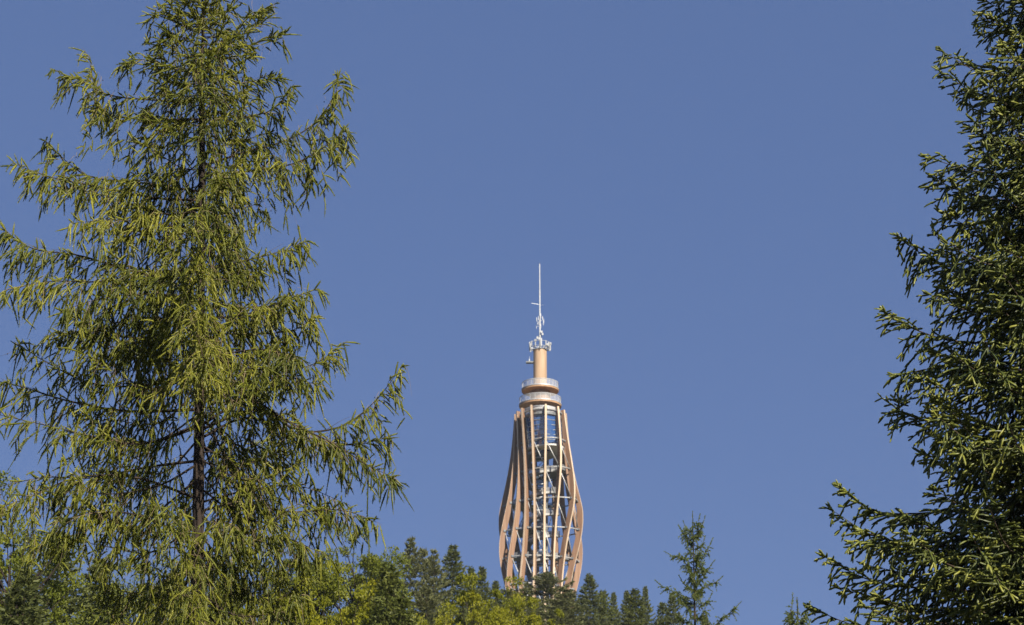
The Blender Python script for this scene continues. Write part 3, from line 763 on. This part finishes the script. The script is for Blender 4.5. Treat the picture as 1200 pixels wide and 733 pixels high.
def conifer_proto(seed, Ht, R, Hc, whorl, per, droop, blade, mat, irregular=0.15, tip_pow=.8, upt=.4):
    """returns (trunk mesh, crown mesh)"""
    rng = np.random.default_rng(seed)
    b = MB(); zz = np.linspace(-.3, Ht, 16); b.tube(np.stack([.06 * np.sin(zz * .6), 0 * zz, zz], -1), np.interp(zz, [0, Ht], [.28, .015]), 8)
    S_C, S_D, S_L, S_W, S_T = [], [], [], [], []
    z = Ht - .25; az = rng.random() * 6
    lump = rng.normal(size=8)
    while z > Ht - Hc:
        f = min((Ht - z) / 12.0, 1.0)
        for q in range(per):
            az += 2 * np.pi / per + rng.normal() * .25
            L = (R * f ** tip_pow * (1 + irregular * rng.normal() + irregular * .8 * math.sin(az * 2 + lump[0] + z * .9))) + .12
            L = max(L, .1)
            d = np.array([math.sin(az), math.cos(az), 0]); p0 = np.array([0, 0, z + rng.normal() * .08])
            u0 = np.interp(f, [0, .12, .5, 1], [.55, upt * .7, .05, -.1])
            ts = np.linspace(0, 1, 8)[:, None]
            P = p0 + d * L * ts + EZ * L * (u0 * ts - droop * ts * (1 - ts) * 1.3 - droop * .3 * ts ** 2 + .12 * ts ** 4)
            b.tube(P[:7], np.linspace(.012 + .010 * L, .006, 7), 3, cap=False)
            n = int(12 + L * 52); t = rng.random(n) ** .7; p, tan = poly_pt(P, t)
            sd = nrm(np.cross(tan, EZ)) * rng.choice([-1, 1], n)[:, None]
            lat = rng.random(n) * .40 * L * (1.12 - t)
            p = p + sd * lat[:, None] - EZ * (rng.random(n) * droop * .5 * (.2 + lat))[:, None]
            dr = nrm(tan * .8 + sd * .7 + rng.normal(size=(n, 3)) * .35 - EZ * droop * rng.uniform(0, 1.2, (n, 1)))
            S_C.append(p); S_D.append(dr); S_L.append(blade * rng.uniform(.6, 1.4, n)); S_W.append(blade * rng.uniform(.22, .40, n))
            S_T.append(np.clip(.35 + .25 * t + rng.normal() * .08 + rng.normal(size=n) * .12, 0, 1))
        z -= whorl * rng.uniform(.75, 1.25) * (.55 + .75 * min(f * 2, 1))
    V, F, T = tri_cloud(rng, np.vstack(S_C), np.vstack(S_D), np.concatenate(S_L), np.concatenate(S_W), np.concatenate(S_T))
    return b.mesh('trunk', M['spruce_bark'], True), np_mesh('crown', V, [F], mat, True, T)

def broadleaf_proto(seed, Ht, R, Hc, leaf, nleaf, mat, clumps=90):
    rng = np.random.default_rng(seed)
    b = MB(); zz = np.linspace(-.3, Ht - Hc * .35, 10)
    b.tube(np.stack([.15 * np.sin(zz * .3), .1 * np.cos(zz * .35), zz], -1), np.interp(zz, [0, Ht], [.34, .06]), 9)
    C_, D_, L_, W_, T_ = [], [], [], [], []
    k = 0
    while k < clumps:
        u = rng.normal(size=3); u /= np.linalg.norm(u)
        rr = rng.random() ** .33
        if u[2] < -.5: continue
        bul = 1 + .16 * math.sin(3 * math.atan2(u[1], u[0]) + seed) + .10 * math.sin(5 * u[2] + seed * 2)
        c = np.array([0, 0, Ht - Hc * .52]) + u * rr * np.array([R, R, Hc * .50]) * bul
        s = rng.uniform(.55, 1.25) * R * .24
        base = np.array([0.15 * math.sin(c[2] * .3), 0, max(c[2] - 1.3 - R * .45 * rr, Ht - Hc * .95)])
        mid = (base + c) / 2 + rng.normal(size=3) * .2
        b.tube(smooth_curve([base, mid, c], 6), np.linspace(.075, .015, 6), 4, cap=False)
        n = int(nleaf / clumps * rng.uniform(.7, 1.3))
        v = nrm(rng.normal(size=(n, 3))); rad = s * rng.random(n) ** .45
        # sprays: leaves strung along a few spoke twigs of the clump
        spokes = nrm(rng.normal(size=(11, 3)) + np.array([u[0], u[1], u[2] + .35]) * .7); sp = spokes[rng.integers(0, 11, n)]
        p = c + nrm(sp + v * .34) * rad[:, None] * np.array([1.15, 1.15, .8])
        dr = nrm(sp * .6 + rng.normal(size=(n, 3)) * .55 - EZ * .25)
        C_.append(p); D_.append(dr); L_.append(leaf * rng.uniform(.7, 1.3, n)); W_.append(leaf * rng.uniform(.45, .75, n))
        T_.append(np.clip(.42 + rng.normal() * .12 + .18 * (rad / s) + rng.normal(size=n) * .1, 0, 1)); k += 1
    V, F, T = tri_cloud(rng, np.vstack(C_), np.vstack(D_), np.concatenate(L_), np.concatenate(W_), np.concatenate(T_))
    return b.mesh('trunk', M['bark'], True), np_mesh('crown', V, [F], mat, True, T)

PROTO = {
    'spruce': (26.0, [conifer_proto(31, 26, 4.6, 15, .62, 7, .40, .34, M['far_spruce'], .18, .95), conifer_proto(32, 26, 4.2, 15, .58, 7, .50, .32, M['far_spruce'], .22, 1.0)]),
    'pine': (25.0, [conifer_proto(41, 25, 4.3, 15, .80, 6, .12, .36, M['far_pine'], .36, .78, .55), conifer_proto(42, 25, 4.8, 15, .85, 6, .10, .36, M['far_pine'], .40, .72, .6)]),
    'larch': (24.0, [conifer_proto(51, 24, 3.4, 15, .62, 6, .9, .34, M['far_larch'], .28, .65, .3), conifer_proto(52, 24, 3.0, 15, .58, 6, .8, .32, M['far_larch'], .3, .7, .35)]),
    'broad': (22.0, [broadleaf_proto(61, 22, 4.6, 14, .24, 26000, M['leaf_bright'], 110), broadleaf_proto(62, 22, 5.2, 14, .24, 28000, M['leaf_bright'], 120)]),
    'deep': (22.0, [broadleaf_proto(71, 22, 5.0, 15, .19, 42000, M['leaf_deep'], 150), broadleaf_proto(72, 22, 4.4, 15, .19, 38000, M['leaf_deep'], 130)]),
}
NAMES = {'spruce': 'forest_spruce', 'pine': 'forest_pine', 'larch': 'forest_larch', 'broad': 'broadleaf_tree', 'deep': 'broadleaf_tree'}
def tree(kind, v, px, py, Y, label, sx=1.0, rz=None, group='forest trees on the hillside'):
    top = at(px, py, Y); gz = float(ground_z(top[0], Y)); H0, protos = PROTO[kind]
    tm, cm = protos[v % len(protos)]
    sz = (top[2] - gz) / H0
    o = empty(NAMES[kind], (top[0], Y, gz), label, 'tree', group)
    o.rotation_euler = (0, 0, (px * 1.37 + py) % 6.28 if rz is None else rz); sx *= 1.35 if kind in ('spruce', 'pine', 'larch') else 1.1; o.scale = (sx, sx, sz)
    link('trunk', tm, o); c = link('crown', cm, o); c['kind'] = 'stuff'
    return o

# ridge by the tower, then down the slope toward the meadow
tree('pine', 0, 481, 632, 262, 'grey-green pine with a ragged top, tallest of the pine clump', .62)
tree('pine', 1, 496, 645, 268, 'grey-green pine in the clump, between the ragged pine and the cone-shaped spruce', .55)
tree('pine', 0, 509, 646, 256, 'grey-green pine leaning against the cone-shaped spruce', .52)
tree('pine', 1, 500, 690, 215, 'brownish green pine low in front of the pine clump', .62)
tree('spruce', 0, 531, 640, 275, 'tall cone-shaped green spruce beside the pine clump', .88)
tree('larch', 1, 552, 664, 290, 'pale green larch between the cone-shaped spruce and the narrow dark spruce', .6)
tree('spruce', 1, 565, 664, 262, 'narrow dark spruce above the bright green broadleaf tree', .62)
tree('spruce', 1, 581, 681, 300, 'small bluish spruce at the foot of the tower, beside narrow dark spruce', .7)
tree('pine', 1, 594, 692, 310, 'pine in front of the shaded outermost tower columns', .85)
tree('pine', 0, 613, 691, 330, 'pine with a loose top before the pale tower columns', .95)
tree('pine', 1, 642, 674, 335, 'dark pine rising before the middle of the tower', 1.15)
tree('pine', 0, 664, 692, 325, 'broad olive pine before the sunlit tower columns', 1.3)
tree('pine', 1, 654, 704, 300, 'low olive pine between the dark middle pine and the broad olive pine', 1.1)
tree('spruce', 0, 691, 674, 318, 'dark cone-shaped spruce just beside the sunlit side of the tower', .80)
tree('larch', 0, 707, 692, 330, 'olive larch next to the dark spruce beside the tower', .75)
tree('spruce', 1, 719, 694, 345, 'small thin spruce tip behind the olive larch', .55)
tree('spruce', 1, 734, 692, 340, 'slim spruce with double neighbour on the ridge', .6)
tree('larch', 1, 744, 690, 318, 'soft olive larch rising between slim ridge spruces', .85)
tree('spruce', 1, 756, 687, 335, 'thin dark spruce behind the soft olive larch', .55)
tree('larch', 0, 776, 706, 320, 'low pale larch beside the dark spruce next to the young larch', .6)
tree('spruce', 0, 788, 695, 300, 'dark spruce just behind the slender young larch', .55)
tree('spruce', 0, 826, 722, 300, 'low spruce peeping out behind the slender young larch trunk', .6)
tree('larch', 0, 456, 660, 130, 'drooping yellow-green larch with a reddish trunk beside the pine clump', .62)
tree('larch', 1, 472, 698, 122, 'drooping yellow-green larch low before the pine clump', .55)
tree('broad', 0, 553, 686, 190, 'bright yellow-green broadleaf tree below the narrow dark spruce', .66)
tree('broad', 1, 597, 698, 200, 'bright yellow-green broadleaf tree at the foot of the tower columns', .62)
tree('broad', 0, 630, 712, 195, 'low bright broadleaf tree before the olive pines', .52)
tree('broad', 1, 512, 728, 165, 'low bright broadleaf tree before the pine clump', .5)
tree('deep', 0, 418, 638, 175, 'broad green tree behind the drooping larch branches, reaching highest there', .80)
tree('deep', 1, 440, 654, 180, 'green broadleaf tree between the big larch and the drooping larches', .58)
tree('deep', 1, 372, 645, 150, 'green broadleaf tree behind the big larch, deep in its strands', .80)
tree('broad', 1, 405, 690, 130, 'lower bright broadleaf tree before the broad green tree', .52)
tree('deep', 0, 20, 594, 120, 'rounded yellow-green tree standing alone behind the big larch strands', .72)
tree('deep', 1, -25, 605, 125, 'green tree next to the rounded yellow-green tree', .7)
tree('spruce', 0, 70, 640, 135, 'dark spruce behind the big larch, next to the rounded tree', .8)
tree('spruce', 1, 118, 655, 140, 'dark spruce behind the big larch, between other spruces', .85)
tree('spruce', 0, 30, 668, 105, 'dark lower spruce under the rounded yellow-green tree', .7)
tree('deep', 0, 165, 660, 140, 'green broadleaf tree behind the big larch trunk, beside spruces', .62)
tree('spruce', 0, 205, 672, 150, 'dark spruce directly behind the big larch trunk', .8)
tree('deep', 1, 255, 668, 145, 'green broadleaf tree close behind the big larch trunk', .62)
tree('deep', 0, 310, 655, 150, 'green broadleaf tree between the big larch trunk and broad green tree', .66)
tree('broad', 0, 340, 690, 120, 'bright broadleaf tree low under the big larch strands', .5)
tree('larch', 0, 130, 690, 100, 'yellow-green larch low under the big larch strands', .6)

# ------------------------------------------------------------------ thin summer haze over the valley
hb = MB(); hb.box((0, 3000, 110), 33000, 27000, 290)
hz = hb.build('haze', None); hz['kind'] = 'stuff'; hz['label'] = 'thin bluish summer haze over the hillside'
hm = bpy.data.materials.new('haze'); hm.use_nodes = True; hn = hm.node_tree; hn.nodes.remove(hn.nodes['Principled BSDF'])
pv = hn.nodes.new('ShaderNodeVolumePrincipled'); pv.inputs['Color'].default_value = (.80, .88, 1.0, 1)
pv.inputs['Density'].default_value = 0.00006
hn.links.new(pv.outputs[0], hn.nodes['Material Output'].inputs['Volume'])
hz.data.materials.append(hm)
